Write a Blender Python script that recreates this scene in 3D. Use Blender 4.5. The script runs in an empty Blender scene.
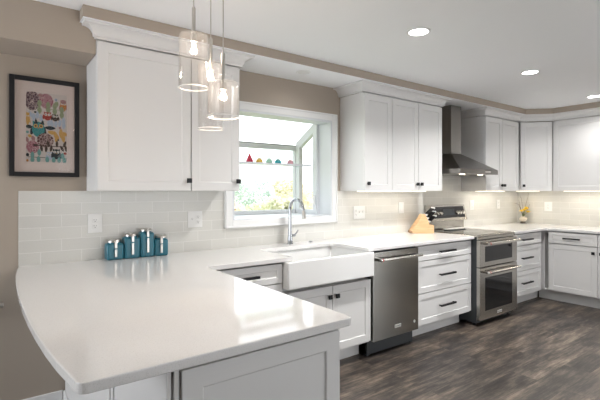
import bpy, bmesh, math, random
from mathutils import Vector, Matrix
random.seed(7)
R = math.radians
S = bpy.context.scene
COL = S.collection

# ------------------------------------------------------------------ camera
cam_d = bpy.data.cameras.new('camera'); cam = bpy.data.objects.new('camera', cam_d); COL.objects.link(cam)
cam.location = (0, 0, 1.372); cam.rotation_euler = (R(90), 0, R(-36.531))
cam_d.sensor_width = 36; cam_d.lens = 423/600*36; cam_d.shift_y = -9/600; cam_d.clip_start = .02
S.camera = cam
# ------------------------------------------------------------------ view, world, sun, daylight
S.view_settings.view_transform = 'Standard'; S.view_settings.look = 'None'
S.view_settings.gamma = 1; S.view_settings.use_curve_mapping = False
S.view_settings.exposure = 0.55
S.cycles.use_denoising = True
S.cycles.max_bounces = 10; S.cycles.diffuse_bounces = 5; S.cycles.glossy_bounces = 5
S.cycles.transparent_max_bounces = 24; S.cycles.sample_clamp_indirect = 6
S.cycles.caustics_reflective = False; S.cycles.caustics_refractive = False
W = bpy.data.worlds.new('sky'); S.world = W; W.use_nodes = True
bg = W.node_tree.nodes['Background']; bg.inputs[0].default_value = (.93, .97, 1, 1); bg.inputs[1].default_value = 1.9

def lamp(name, kind, loc, energy, color=(1, 1, 1), rot=(0, 0, 0), size=None, size_y=None, parent=None, shape=None):
    d = bpy.data.lights.new(name, kind); d.energy = energy; d.color = color
    if kind == 'AREA':
        d.shape = shape or ('RECTANGLE' if size_y else 'DISK'); d.size = size
        if size_y: d.size_y = size_y
    elif kind == 'SPOT':
        d.spot_size = R(120); d.spot_blend = .6; d.shadow_soft_size = size or .05
    elif kind == 'POINT': d.shadow_soft_size = size or .03
    o = bpy.data.objects.new(name, d); COL.objects.link(o); o.location = loc; o.rotation_euler = rot
    if parent: o.parent = parent
    return o
sun = lamp('sun', 'SUN', (10, 0, 12), 5, (1, .97, .9))
sun.rotation_euler = Vector((-.30, .62, -.70)).to_track_quat('-Z', 'Y').to_euler(); sun.data.angle = R(2)
# daylight entering by the glazed doors behind the camera and the opening on the left
lamp('daylight_front', 'AREA', (2.6, -3.42, 1.2), 9, (.95, .975, 1), (R(-90), 0, R(180)), 3.0, 2.0)
lamp('daylight_left', 'AREA', (-2.85, 2.3, 1.15), 38, (.90, .94, 1), (R(90), 0, R(-90)), 1.3, 1.7)
lamp('daylight_right', 'AREA', (6.5, -1.9, 1.15), 35, (.95, .975, 1), (R(90), 0, R(90)), 1.3, 2.0)
lamp('added_streak_lamp', 'AREA', (6.5, -.80, 1.15), 5, (.95, .975, 1), (R(90), 0, R(90)), .11, 2.0)  # added narrow lamp out of view, meant to streak the dishwasher door

# ------------------------------------------------------------------ materials
def mat(name, col, rough=.5, metal=0., **kw):
    m = bpy.data.materials.new(name); m.use_nodes = True
    b = m.node_tree.nodes['Principled BSDF']
    b.inputs['Base Color'].default_value = (*col, 1); b.inputs['Roughness'].default_value = rough
    b.inputs['Metallic'].default_value = metal
    for k, v in kw.items():
        b.inputs[k.replace('_', ' ')].default_value = v
    return m
def nodes(m): return m.node_tree.nodes, m.node_tree.links, m.node_tree.nodes['Principled BSDF']
def coords(m, scale=(1, 1, 1), rot=(0, 0, 0), kind='Object'):
    n, l, b = nodes(m)
    t = n.new('ShaderNodeTexCoord'); mp = n.new('ShaderNodeMapping')
    mp.inputs['Scale'].default_value = scale; mp.inputs['Rotation'].default_value = rot
    l.new(t.outputs[kind], mp.inputs['Vector']); return mp.outputs[0]
def noise_col(m, c1, c2, scale=20, detail=3, stretch=(1, 1, 1), lo=.35, hi=.65):
    n, l, b = nodes(m)
    t = n.new('ShaderNodeTexNoise'); t.inputs['Scale'].default_value = scale; t.inputs['Detail'].default_value = detail
    l.new(coords(m, stretch), t.inputs['Vector'])
    r = n.new('ShaderNodeValToRGB'); r.color_ramp.elements[0].position = lo; r.color_ramp.elements[1].position = hi
    r.color_ramp.elements[0].color = (*c1, 1); r.color_ramp.elements[1].color = (*c2, 1)
    l.new(t.outputs['Fac'], r.inputs[0]); l.new(r.outputs[0], b.inputs['Base Color'])
    return m
def noise_bump(m, scale=80, strength=.05, stretch=(1, 1, 1), detail=2):
    n, l, b = nodes(m)
    t = n.new('ShaderNodeTexNoise'); t.inputs['Scale'].default_value = scale; t.inputs['Detail'].default_value = detail
    l.new(coords(m, stretch), t.inputs['Vector'])
    bp = n.new('ShaderNodeBump'); bp.inputs['Strength'].default_value = strength; bp.inputs['Distance'].default_value = .002
    l.new(t.outputs['Fac'], bp.inputs['Height']); l.new(bp.outputs[0], b.inputs['Normal'])
    return m
def glass(name, tint=(1, 1, 1), gloss=1.0, base=.0):
    m = bpy.data.materials.new(name); m.use_nodes = True
    n, l = m.node_tree.nodes, m.node_tree.links; n.clear()
    o = n.new('ShaderNodeOutputMaterial'); mx = n.new('ShaderNodeMixShader'); t = n.new('ShaderNodeBsdfTransparent')
    g = n.new('ShaderNodeBsdfGlossy'); g.inputs['Roughness'].default_value = .02
    t.inputs['Color'].default_value = (*tint, 1)
    lw = n.new('ShaderNodeLayerWeight'); lw.inputs['Blend'].default_value = .5
    fr = n.new('ShaderNodeMath'); fr.operation = 'POWER'; fr.inputs[1].default_value = 5; l.new(lw.outputs['Facing'], fr.inputs[0])
    ma = n.new('ShaderNodeMath'); ma.operation = 'MULTIPLY_ADD'; ma.inputs[1].default_value = gloss*.8; ma.inputs[2].default_value = base + .035*gloss
    l.new(fr.outputs[0], ma.inputs[0]); l.new(ma.outputs[0], mx.inputs[0])
    l.new(t.outputs[0], mx.inputs[1]); l.new(g.outputs[0], mx.inputs[2]); l.new(mx.outputs[0], o.inputs[0])
    return m
def emit(name, col, s):
    m = mat(name, (1, 1, 1)); b = nodes(m)[2]
    b.inputs['Emission Color'].default_value = (*col, 1); b.inputs['Emission Strength'].default_value = s
    return m

M = {}
M['tan'] = noise_bump(mat('tan_wall_paint', (.40, .344, .288), .85), 150, .05)
M['grey_tan'] = M['tan']
M['ceiling'] = noise_bump(mat('ceiling_paint', (.91, .92, .94), .9), 90, .08)
M['white'] = mat('white_cabinet_paint', (.72, .715, .71), .38)
M['trim'] = mat('white_trim_paint', (.82, .82, .82), .45)
M['vinyl'] = mat('white_window_vinyl', (.68, .70, .73), .4)
M['black'] = mat('black_hardware', (.018, .018, .02), .35, .6)
M['plate'] = mat('white_plastic', (.76, .76, .75), .35)
M['slot'] = mat('grey_plastic_slot', (.16, .16, .16), .5)
M['porcelain'] = mat('white_porcelain', (.80, .80, .795), .12)
M['chrome'] = mat('chrome', (.44, .45, .47), .08, 1)
M['nickel'] = mat('brushed_nickel', (.58, .56, .53), .28, 1)
M['steel'] = noise_bump(mat('brushed_steel', (.50, .48, .445), .27, 1), 60, .04, (1, 1, 30))
M['bright_steel'] = mat('bright_steel', (.68, .66, .62), .22, 1)
M['dark_steel'] = noise_bump(mat('dark_stainless', (.36, .355, .335), .17, 1), 60, .02, (30, 30, 1))
M['charcoal'] = mat('charcoal_enamel', (.035, .04, .045), .45)
M['black_glass'] = mat('black_glass', (.012, .012, .013), .06)
M['cook_glass'] = mat('grey_cooktop_glass', (.03, .03, .03), .07, 0, Specular_IOR_Level=.9)
M['badge'] = mat('pale_badge', (.62, .61, .58), .3, .2)
M['red'] = mat('red_enamel', (.42, .02, .03), .3)
M['teal'] = noise_bump(mat('teal_glaze', (.018, .135, .19), .3), 12, .15)
M['wood'] = noise_col(mat('beech_wood', (.6, .38, .2), .5), (.60, .37, .19), (.70, .47, .26), 9, 4, (1, 1, 12))
M['wood_edge'] = mat('brown_wood_edge', (.28, .16, .08), .5)
M['frame'] = mat('black_frame', (.010, .010, .012), .5, 0, Specular_IOR_Level=.25)
M['mat'] = mat('mat_board', (.50, .42, .385), .9)
M['paper'] = mat('art_paper', (.66, .63, .60), .8)
M['pane'] = glass('window_pane', (.98, .99, 1), .8)
M['picture_glass'] = glass('picture_glass', (1, 1, 1), .22)
M['shade'] = glass('clear_glass_shade', (.985, .98, .975), 1.2, .0)
nd, l = M['shade'].node_tree.nodes, M['shade'].node_tree.links
src = nd['Material Output'].inputs[0].links[0].from_socket
df = nd.new('ShaderNodeBsdfTranslucent'); d2 = nd.new('ShaderNodeBsdfDiffuse'); m3 = nd.new('ShaderNodeMixShader'); m4 = nd.new('ShaderNodeMixShader'); m4.inputs[0].default_value = .008
l.new(df.outputs[0], m3.inputs[1]); l.new(d2.outputs[0], m3.inputs[2]); l.new(src, m4.inputs[1]); l.new(m3.outputs[0], m4.inputs[2]); l.new(m4.outputs[0], nd['Material Output'].inputs[0])
M['shade_rim'] = mat('lit_glass_rim', (.93, .92, .90), .15)  # opaque white carries the light caught along the cut glass edge
M['shelf_glass'] = glass('shelf_glass', (.86, .93, .92), .9, .03)
M['led'] = emit('led_diffuser', (1, .98, .94), 9)
M['bulb'] = emit('halogen_bulb', (1, .84, .66), 28)
M['warm_led'] = emit('warm_strip', (1, .82, .6), 1.2)
M['bark'] = noise_col(mat('bark', (.12, .09, .06), .9), (.10, .075, .05), (.2, .15, .11), 8)
M['lawn'] = noise_col(mat('lawn', (.25, .3, .12), .9), (.20, .26, .09), (.36, .40, .18), 2)
# quartz
q = mat('white_quartz', (.84, .83, .825), .07)
n, l, b = nodes(q)
v = n.new('ShaderNodeTexNoise'); v.inputs['Scale'].default_value = 260; v.inputs['Detail'].default_value = 1
l.new(coords(q), v.inputs['Vector'])
rp = n.new('ShaderNodeValToRGB'); e = rp.color_ramp.elements
e[0].position = .30; e[0].color = (.70, .69, .68, 1); e[1].position = .46; e[1].color = (.78, .77, .765, 1)
l.new(v.outputs['Fac'], rp.inputs[0]); l.new(rp.outputs[0], b.inputs['Base Color']); M['quartz'] = q
# tile: brick pattern laid on x (or y) and z
def tile_mat(name, axis):
    m = mat(name, (.6, .58, .54), .22); n, l, b = nodes(m)
    t = n.new('ShaderNodeTexCoord'); sp = n.new('ShaderNodeSeparateXYZ'); cb = n.new('ShaderNodeCombineXYZ')
    l.new(t.outputs['Object'], sp.inputs[0]); l.new(sp.outputs[axis], cb.inputs[0]); l.new(sp.outputs[2], cb.inputs[1])
    br = n.new('ShaderNodeTexBrick'); br.offset = .5
    for k, val in (('Scale', 1), ('Mortar Size', .0022), ('Mortar Smooth', .3), ('Bias', 0), ('Brick Width', .23), ('Row Height', .0763)):
        br.inputs[k].default_value = val
    br.inputs['Color1'].default_value = (.60, .59, .55, 1); br.inputs['Color2'].default_value = (.66, .648, .60, 1)
    br.inputs['Mortar'].default_value = (.755, .74, .705, 1)
    l.new(cb.outputs[0], br.inputs['Vector'])
    ns = n.new('ShaderNodeTexNoise'); ns.inputs['Scale'].default_value = 220; l.new(cb.outputs[0], ns.inputs['Vector'])
    mx = n.new('ShaderNodeMixRGB'); mx.blend_type = 'MULTIPLY'; mx.inputs[0].default_value = .25
    l.new(br.outputs['Color'], mx.inputs[1]); l.new(ns.outputs['Fac'], mx.inputs[2]); 
    g = n.new('ShaderNodeGamma'); g.inputs[1].default_value = .82
    l.new(mx.outputs[0], g.inputs[0]); l.new(g.outputs[0], b.inputs['Base Color'])
    bp = n.new('ShaderNodeBump'); bp.inputs['Strength'].default_value = .25; bp.inputs['Distance'].default_value = .002; bp.invert = True
    l.new(br.outputs['Fac'], bp.inputs['Height']); l.new(bp.outputs[0], b.inputs['Normal'])
    return m
M['tile_x'] = tile_mat('grey_glazed_tile', 0); M['tile_y'] = tile_mat('grey_glazed_tile_side', 1)
# floor planks along x
fm = mat('grey_brown_vinyl_plank', (.1, .09, .08), .38); n, l, b = nodes(fm)
br = n.new('ShaderNodeTexBrick'); br.offset = .37
for k, val in (('Scale', 1), ('Mortar Size', .0015), ('Mortar Smooth', .2), ('Bias', 0), ('Brick Width', 1.22), ('Row Height', .18)):
    br.inputs[k].default_value = val
br.inputs['Color1'].default_value = (.35, .35, .35, 1); br.inputs['Color2'].default_value = (.95, .95, .95, 1); br.inputs['Mortar'].default_value = (.12, .12, .12, 1)
l.new(coords(fm), br.inputs['Vector'])
def fnoise(scale, st, det=6, ro=.62):
    t = n.new('ShaderNodeTexNoise'); t.inputs['Scale'].default_value = scale; t.inputs['Detail'].default_value = det; t.inputs['Roughness'].default_value = ro
    # shift each plank's figure by its own tone so that the planks differ
    add = n.new('ShaderNodeVectorMath'); add.operation = 'ADD'
    sc = n.new('ShaderNodeVectorMath'); sc.operation = 'SCALE'; sc.inputs['Scale'].default_value = 7.0
    l.new(br.outputs['Color'], sc.inputs[0]); l.new(coords(fm, st), add.inputs[0]); l.new(sc.outputs[0], add.inputs[1])
    l.new(add.outputs[0], t.inputs['Vector']); return t
na = fnoise(3.0, (.55, 1.9, 1), 9, .66); nb = fnoise(14, (.30, 4.5, 1), 6, .75)
mix = n.new('ShaderNodeMath'); mix.operation = 'MULTIPLY_ADD'; mix.inputs[1].default_value = .40
l.new(nb.outputs['Fac'], mix.inputs[0])
m2 = n.new('ShaderNodeMath'); m2.operation = 'MULTIPLY'; m2.inputs[1].default_value = .66; l.new(na.outputs['Fac'], m2.inputs[0]); l.new(m2.outputs[0], mix.inputs[2])
rp = n.new('ShaderNodeValToRGB'); e = rp.color_ramp.elements
e[0].position = .42; e[0].color = (.024, .020, .019, 1); e[1].position = .66; e[1].color = (.27, .215, .165, 1)
k = e.new(.50); k.color = (.055, .046, .041, 1); k = e.new(.575); k.color = (.13, .103, .082, 1)
l.new(mix.outputs[0], rp.inputs[0])
ml = n.new('ShaderNodeMixRGB'); ml.blend_type = 'MULTIPLY'; ml.inputs[0].default_value = .42
l.new(rp.outputs[0], ml.inputs[1]); l.new(br.outputs['Color'], ml.inputs[2]); l.new(ml.outputs[0], b.inputs['Base Color'])
bp = n.new('ShaderNodeBump'); bp.inputs['Strength'].default_value = .12; bp.inputs['Distance'].default_value = .002
l.new(mix.outputs[0], bp.inputs['Height']); l.new(bp.outputs[0], b.inputs['Normal'])
M['floor'] = fm

# ------------------------------------------------------------------ mesh helpers
class MB:
    def __init__(s, origin=(0, 0, 0)):
        s.v = []; s.f = []; s.m = []; s.o = Vector(origin); s.mi = 0
    def add(s, vs, fs):
        k = len(s.v); s.v += [tuple(Vector(p) - s.o) for p in vs]
        s.f += [tuple(i + k for i in f) for f in fs]; s.m += [s.mi]*len(fs); return s
    def box(s, x0, x1, y0, y1, z0, z1):
        if x0 > x1: x0, x1 = x1, x0
        if y0 > y1: y0, y1 = y1, y0
        if z0 > z1: z0, z1 = z1, z0
        v = [(x0,y0,z0),(x1,y0,z0),(x1,y1,z0),(x0,y1,z0),(x0,y0,z1),(x1,y0,z1),(x1,y1,z1),(x0,y1,z1)]
        return s.add(v, [(3,2,1,0),(4,5,6,7),(0,1,5,4),(1,2,6,5),(2,3,7,6),(3,0,4,7)])
    def prism(s, pts, z0, z1):
        n = len(pts)
        v = [(x, y, z0) for x, y in pts] + [(x, y, z1) for x, y in pts]
        return s.add(v, [tuple(reversed(range(n))), tuple(range(n, 2*n))] + [(i, (i+1) % n, n+(i+1) % n, n+i) for i in range(n)])
    def profile(s, pts, y0, y1):            # (x, z) outline pushed along y
        n = len(pts)
        v = [(x, y0, z) for x, z in pts] + [(x, y1, z) for x, z in pts]
        return s.add(v, [tuple(range(n)), tuple(reversed(range(n, 2*n)))] + [(i, n+i, n+(i+1) % n, (i+1) % n) for i in range(n)])
    def lathe(s, prof, c, seg=24, axis='z', cap=True):
        vs = []; fs = []; n = len(prof)
        for j in range(seg):
            a = 2*math.pi*j/seg
            for r, h in prof:
                p = (r*math.cos(a), r*math.sin(a), h)
                if axis == 'y': p = (p[0], -p[2], p[1])
                if axis == 'x': p = (p[2], p[0], p[1])
                vs.append((c[0]+p[0], c[1]+p[1], c[2]+p[2]))
        for j in range(seg):
            for i in range(n-1):
                a, b_ = j*n+i, ((j+1) % seg)*n+i
                fs.append((a, b_, b_+1, a+1))
        if cap:
            if prof[0][0] > 1e-6: fs.append(tuple(reversed([j*n for j in range(seg)])))
            if prof[-1][0] > 1e-6: fs.append(tuple(j*n+n-1 for j in range(seg)))
        return s.add(vs, fs)
    def tube(s, pts, r, seg=10):
        pts = [Vector(p) for p in pts]; rs = r if isinstance(r, (list, tuple)) else [r]*len(pts)
        vs = []; fs = []; up = None
        for i, p in enumerate(pts):
            t = (pts[min(i+1, len(pts)-1)] - pts[max(i-1, 0)]).normalized()
            if up is None: up = t.orthogonal().normalized()
            up = (up - t*up.dot(t)).normalized(); w = t.cross(up)
            for j in range(seg):
                a = 2*math.pi*j/seg; vs.append(tuple(p + (up*math.cos(a) + w*math.sin(a))*rs[i]))
        for i in range(len(pts)-1):
            for j in range(seg):
                fs.append((i*seg+j, i*seg+(j+1) % seg, (i+1)*seg+(j+1) % seg, (i+1)*seg+j))
        fs.append(tuple(reversed(range(seg)))); fs.append(tuple(range((len(pts)-1)*seg, len(pts)*seg)))
        return s.add(vs, fs)
    def ball(s, c, r, sz=None, seg=14, rings=8):
        prof = [(max(1e-7, r*math.sin(math.pi*i/rings)), -(sz or r)*math.cos(math.pi*i/rings)) for i in range(rings+1)]
        return s.lathe(prof, c, seg, cap=False)
    def shaker(s, x0, x1, z0, z1, yf, t=.02, r=.058, d=.007):
        yb = yf + t; yp = yf + d; e = .004
        X = (x0, x0+r, x1-r, x1); Z = (z0, z0+r, z1-r, z1)
        v = [(x, yf, z) for x, z in ((X[0],Z[0]),(X[3],Z[0]),(X[3],Z[3]),(X[0],Z[3]),(X[1],Z[1]),(X[2],Z[1]),(X[2],Z[2]),(X[1],Z[2]))]
        v += [(x, yp, z) for x, z in ((X[1]+e,Z[1]+e),(X[2]-e,Z[1]+e),(X[2]-e,Z[2]-e),(X[1]+e,Z[2]-e))]
        v += [(x, yb, z) for x, z in ((X[0],Z[0]),(X[3],Z[0]),(X[3],Z[3]),(X[0],Z[3]))]
        f = []
        for i in range(4):
            j = (i+1) % 4
            f += [(i, j, 4+j, 4+i), (4+i, 4+j, 8+j, 8+i), (12+i, 12+j, j, i)]
        f += [(8, 9, 10, 11), (15, 14, 13, 12)]
        return s.add(v, f)

def put(name, mb, m, parent=None, bevel=0, smooth=False, seg=2, loc=None):
    me = bpy.data.meshes.new(name); me.from_pydata(mb.v, [], mb.f)
    ms = m if isinstance(m, (list, tuple)) else [m]
    for q_ in ms: me.materials.append(M[q_] if isinstance(q_, str) else q_)
    me.polygons.foreach_set('material_index', mb.m)
    bm = bmesh.new(); bm.from_mesh(me); bmesh.ops.recalc_face_normals(bm, faces=bm.faces); bm.to_mesh(me); bm.free()
    o = bpy.data.objects.new(name, me); COL.objects.link(o)
    if loc is not None: o.location = loc
    if parent: o.parent = parent
    if bevel:
        md = o.modifiers.new('edge', 'BEVEL'); md.width = bevel; md.segments = seg; md.limit_method = 'ANGLE'; md.angle_limit = R(35)
    if smooth:
        me.polygons.foreach_set('use_smooth', [True]*len(me.polygons)); me.set_sharp_from_angle(angle=R(42))
    return o
def tag(o, label, cat, group=None):
    o['label'] = label; o['category'] = cat
    if group: o['group'] = group
    return o
def thing(name, label, cat, loc=(0, 0, 0), rotz=0, group=None):
    o = bpy.data.objects.new(name, None); COL.objects.link(o); o.empty_display_size = .1
    o.location = loc; o.rotation_euler = (0, 0, rotz)
    return tag(o, label, cat, group)
def struct(name, mb, m, **k):
    o = put(name, mb, m, **k); o['kind'] = 'structure'; return o
def offset_path(path, d, closed=False):
    """offset an open plan polyline to its right-hand side by d, mitred"""
    P = [Vector(p) for p in path]; out = []
    for i, p in enumerate(P):
        ns = []
        if i > 0: t = (p - P[i-1]).normalized(); ns.append(Vector((t.y, -t.x)))
        if i < len(P)-1: t = (P[i+1] - p).normalized(); ns.append(Vector((t.y, -t.x)))
        if len(ns) == 1: out.append(p + ns[0]*d)
        else:
            m_ = (ns[0] + ns[1]).normalized(); out.append(p + m_*(d/m_.dot(ns[0])))
    return out
def sweep(mb, path, prof):                   # prof: closed list of (outward, z)
    rings = [offset_path(path, d) for d, z in prof]; n = len(prof); k = len(path)
    vs = [(rings[j][i].x, rings[j][i].y, prof[j][1]) for i in range(k) for j in range(n)]
    fs = [(i*n+j, i*n+(j+1) % n, (i+1)*n+(j+1) % n, (i+1)*n+j) for i in range(k-1) for j in range(n)]
    fs += [tuple(range(n)), tuple(reversed(range((k-1)*n, k*n)))]
    return mb.add(vs, fs)

# ------------------------------------------------------------------ the room
XW, YW, HC, HS = 6.25, 3.09, 2.435, 2.366
struct('floor', MB().box(-2.75, 6.4, -3.35, 3.24, -.1, 0), 'floor')
struct('ceiling', MB().box(-2.75, 6.4, -3.35, 3.90, HC, HC+.1), 'ceiling')  # runs past the back wall as an added unseen eave shading the window
wx0, wx1, wz0, wz1 = 1.592, 2.648, 1.136, 2.042      # window opening
struct('wall_back', MB().box(-2.75, wx0, YW, YW+.15, 0, HC).box(wx1, 6.4, YW, YW+.15, 0, HC).box(wx0, wx1, YW, YW+.15, 0, wz0).box(wx0, wx1, YW, YW+.15, wz1, HC), 'tan')
struct('wall_right', MB().box(XW, XW+.15, -.70, YW, 0, HC).box(XW, XW+.15, -1.2, -.90, 0, HC).box(XW, XW+.15, -3.35, -2.6, 0, HC).box(XW, XW+.15, -2.6, -.70, 0, .1).box(XW, XW+.15, -2.6, -.70, 2.2, HC), 'tan')
struct('wall_left', MB().box(-2.75, -2.6, -3.35, 1.6, 0, HC).box(-2.75, -2.6, 3.0, YW, 0, HC).box(-2.75, -2.6, 1.6, 3.0, 0, .35).box(-2.75, -2.6, 1.6, 3.0, 2.25, HC), 'tan')
struct('wall_front', MB().box(-2.6, 1.1, -3.35, -3.2, 0, HC).box(4.1, XW, -3.35, -3.2, 0, HC).box(1.1, 4.1, -3.35, -3.2, 2.2, HC).box(1.1, 4.1, -3.35, -3.2, 0, .2), 'tan')
# soffit over the cabinets: painted face, white underside
sof = [(.44, 2.775), (.44, 2.665), (5.62, 2.665), (5.845, 2.44), (5.845, -3.19), (6.249, -3.19), (6.249, 3.089), (.53, 3.089), (.53, 2.775)]
mb = MB(); mb.prism(sof, HS, HC-.001); mb.m[0] = 1
struct('ceiling_soffit', mb, ['tan', 'ceiling'])
struct('ceiling_drop', MB().box(-2.6, .528, 2.776, 3.089, 2.195, HC-.001), 'tan')
# tile
o = struct('wall_tile_back', MB((.155, 3.08, .914)).box(.155, wx0-.06, 3.08, YW, .912, 1.372).box(wx1+.06, 6.24, 3.08, YW, .912, 1.372).box(wx0-.06, wx1+.06, 3.08, YW, .912, wz0-.06)
           .box(4.0, 4.83, 3.08, YW, 1.372, 1.9), 'tile_x', loc=(.155, 3.08, .914))
o = struct('wall_tile_right', MB((6.24, 3.08, .914)).box(6.24, XW, .75, 3.08, .912, 1.372), 'tile_y', loc=(6.24, 3.08, .914))
bb = lambda mb, x0, x1, y0, y1: mb.box(x0, x1, y0, y1, 0, .098)
struct('baseboard_back', bb(MB(), -2.6, .392, YW-.014, YW), 'trim', bevel=.004)
struct('baseboard_left', bb(MB(), -2.6, -2.586, -3.2, 3.07), 'trim', bevel=.004)

# ------------------------------------------------------------------ window (garden window)
win = bpy.data.objects.new('window_1', None); COL.objects.link(win); win['kind'] = 'structure'; win.location = (2.13, YW, wz0)
WO = (2.13, YW, wz0)
c = .063
mb = MB(WO)
for a in ((wx0-c, wx0, wz0-c, wz1+c), (wx1, wx1+c, wz0-c, wz1+c), (wx0, wx1, wz1, wz1+c), (wx0, wx1, wz0-c, wz0)):
    mb.box(a[0], a[1], 3.058, YW-.001, a[2], a[3])
for a in ((wx0-c, wx0-c+.016, wz0-c, wz1+c), (wx1+c-.016, wx1+c, wz0-c, wz1+c), (wx0-c, wx1+c, wz1+c-.016, wz1+c), (wx0-c, wx1+c, wz0-c, wz0-c+.016)):
    mb.box(a[0], a[1], 3.050, 3.0585, a[2], a[3])
put('casing', mb, 'trim', win, bevel=.004)
YF = 3.64                                             # front plane of the projecting window
zt = 1.84                                             # top of its front
mb = MB(WO)
t = .018
mb.box(wx0, wx0+t, 3.06, 3.30, wz0, wz1).box(wx1-t, wx1, 3.06, 3.24, wz0, wz1).box(wx0+t, wx1-t, 3.06, 3.24, wz1-t, wz1)
put('jamb', mb, 'vinyl', win)
put('seat_board', MB(WO).box(wx0, wx1, 3.06, YF+.02, wz0-.02, wz0+.006), 'vinyl', win, bevel=.004)
def roofz(y): return zt + .56*(YF-y)
mb = MB(WO)                                           # front frame
mb.box(wx0, wx1, YF-.05, YF, wz0+.006, wz0+.045).box(wx0, wx1, YF-.05, YF, zt-.045, zt)
mb.box(wx0, wx0+.05, YF-.05, YF, wz0+.045, zt-.045).box(wx1-.05, wx1, YF-.05, YF, wz0+.045, zt-.045)
put('front_frame', mb, 'vinyl', win, bevel=.004)
for x0 in (wx0, wx1-.045):                            # side casements with sloping heads
    x1 = x0+.045; mb = MB(WO)
    ya, yb, zb = 3.241, YF-.051, wz0+.007
    outer = [(ya, zb), (yb, zb), (yb, roofz(yb)+.008), (ya, roofz(ya)+.008)]
    inner = [(ya+.062, zb+.045), (yb-.062, zb+.045), (yb-.062, roofz(yb-.062)-.085), (ya+.062, roofz(ya+.062)-.085)]
    v = [(x0, *p) for p in outer+inner] + [(x1, *p) for p in outer+inner]; f = []
    for q0 in range(4):
        q1 = (q0+1) % 4
        f += [(q0, q1, 4+q1, 4+q0), (8+q0, 12+q0, 12+q1, 8+q1), (q0, 8+q0, 8+q1, q1), (4+q0, 4+q1, 12+q1, 12+q0)]
    mb.add(v, f)
    put('side_frame', mb, 'vinyl', win, bevel=.003)
    xm = (x0+x1)/2
    put('side_pane', MB(WO).add([(xm,3.30,wz0+.05),(xm,YF-.11,wz0+.05),(xm,YF-.11,roofz(YF-.11)-.083),(xm,3.30,roofz(3.30)-.083)], [(0,1,2,3)]), 'pane', win)
put('window_latch', MB(WO).box(wx1-.062, wx1-.046, 3.262, 3.28, wz0+.10, wz0+.19), 'plate', win, bevel=.003)
put('front_pane', MB(WO).box(wx0+.045, wx1-.045, YF-.028, YF-.024, wz0+.04, zt-.04), 'pane', win)
ya, yb = 3.241, YF-.03
put('roof_pane', MB(WO).add([(wx0+.03,ya,roofz(ya)+.012),(wx1-.03,ya,roofz(ya)+.012),(wx1-.03,yb,roofz(yb)+.012),(wx0+.03,yb,roofz(yb)+.012)], [(0,1,2,3)]), 'pane', win)
put('roof_bar', MB(WO).box(wx0, wx1, YF-.03, YF+.012, zt, zt+.012), 'slot', win)
put('shelf', MB(WO).box(wx0+.02, wx1-.046, 3.33, YF-.052, 1.622, 1.630), 'shelf_glass', win, bevel=.002)
put('shelf_rail', MB(WO).box(wx0+.02, wx1-.046, 3.318, 3.330, 1.615, 1.634), 'vinyl', win)

# ornaments on the window shelf
orn = [(2.012, (.62, .05, .10), 'small red pot with a pointed lid on the glass window shelf', .034, True),
       (2.120, (.80, .52, .12), 'small yellow pot on the glass window shelf between the red and pale green ones', .034, False),
       (2.232, (.42, .68, .58), 'small pale green pot in the middle of the glass window shelf', .034, False),
       (2.336, (.03, .38, .48), 'small teal pot on the glass window shelf between pale green and pink', .034, False),
       (2.485, (.74, .36, .46), 'small pink pot at the right end of the glass window shelf', .032, False)]
for i, (x, colr, lab, r, tip) in enumerate(orn):
    m = mat('ornament_glaze', colr, .25)
    k = thing('ornament_pot', lab, 'ornament', (x*.985, 3.47, 1.6305), 0, 'small coloured pots on the window shelf')
    mb = MB(); h = .052 if not tip else .056
    mb.lathe([(r*.55, 0), (r*.9, .008), (r, h*.4), (r*.92, h*.7), (r*.7, h*.82)], (0, 0, 0), 18)
    put('bowl', mb, m, k, smooth=True)
    mb = MB(); z = h*.82
    if tip: mb.lathe([(r*.7, z), (r*.62, z+.012), (r*.3, z+.03), (r*.22, z+.04), (.0005, z+.05)], (0, 0, 0), 18)
    else: mb.lathe([(r*.72, z), (r*.55, z+.012), (r*.15, z+.018), (.0005, z+.019)], (0, 0, 0), 18)
    put('lid', mb, m if tip else mat('lid_glaze', tuple(.5+.5*a for a in colr), .3), k, smooth=True)

# ------------------------------------------------------------------ hardware
def knob(parent, x, z, yf):
    mb = MB(); mb.box(x-.016, x+.016, yf-.028, yf-.014, z-.016, z+.016); mb.box(x-.006, x+.006, yf-.014, yf, z-.006, z+.006)
    return put('knob', mb, 'black', parent, bevel=.002)
def pull(parent, x, z, yf, L=.15):
    mb = MB()
    mb.box(x-L/2-.012, x+L/2+.012, yf-.036, yf-.022, z-.009, z+.009)
    for sx in (-1, 1): mb.box(x+sx*L/2-.006, x+sx*L/2+.006, yf-.024, yf, z-.006, z+.006)
    return put('pull', mb, 'black', parent, bevel=.002)

# ------------------------------------------------------------------ upper cabinets
UZ0, UZ1 = 1.372, 2.282
def upper(name, label, loc, rot, w, doors, d=.315, strip=True, plan=None):
    t = thing(name, label, 'cabinet', loc, rot, 'white wall cabinets')
    if plan: put('carcass', MB().prism(plan, UZ0, UZ1), 'white', t, bevel=.002)
    else: put('carcass', MB().shaker(0, w, UZ0, UZ1, -d, t=d-.001, r=.014, d=.09), 'white', t, bevel=.002)
    for (x0, x1, kx) in doors:
        dr = put('door', MB().shaker(x0+.002, x1-.002, UZ0+.003, UZ1-.012, -d-.0205), 'white', t, bevel=.0015)
        if kx is not None: knob(dr, kx, UZ0+.07, -d-.0205)
    if strip:
        put('light_strip', MB().box(.08, w-.08, -.185, -.155, UZ0-.008, UZ0), 'warm_led', t)
        lamp('under_cabinet_lamp', 'AREA', (w/2, -.17, UZ0-.012), strip*.5 if isinstance(strip, float) else 1.0, (1, .92, .78), (0, 0, 0), w-.16, .05, parent=t)
    return t
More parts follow.
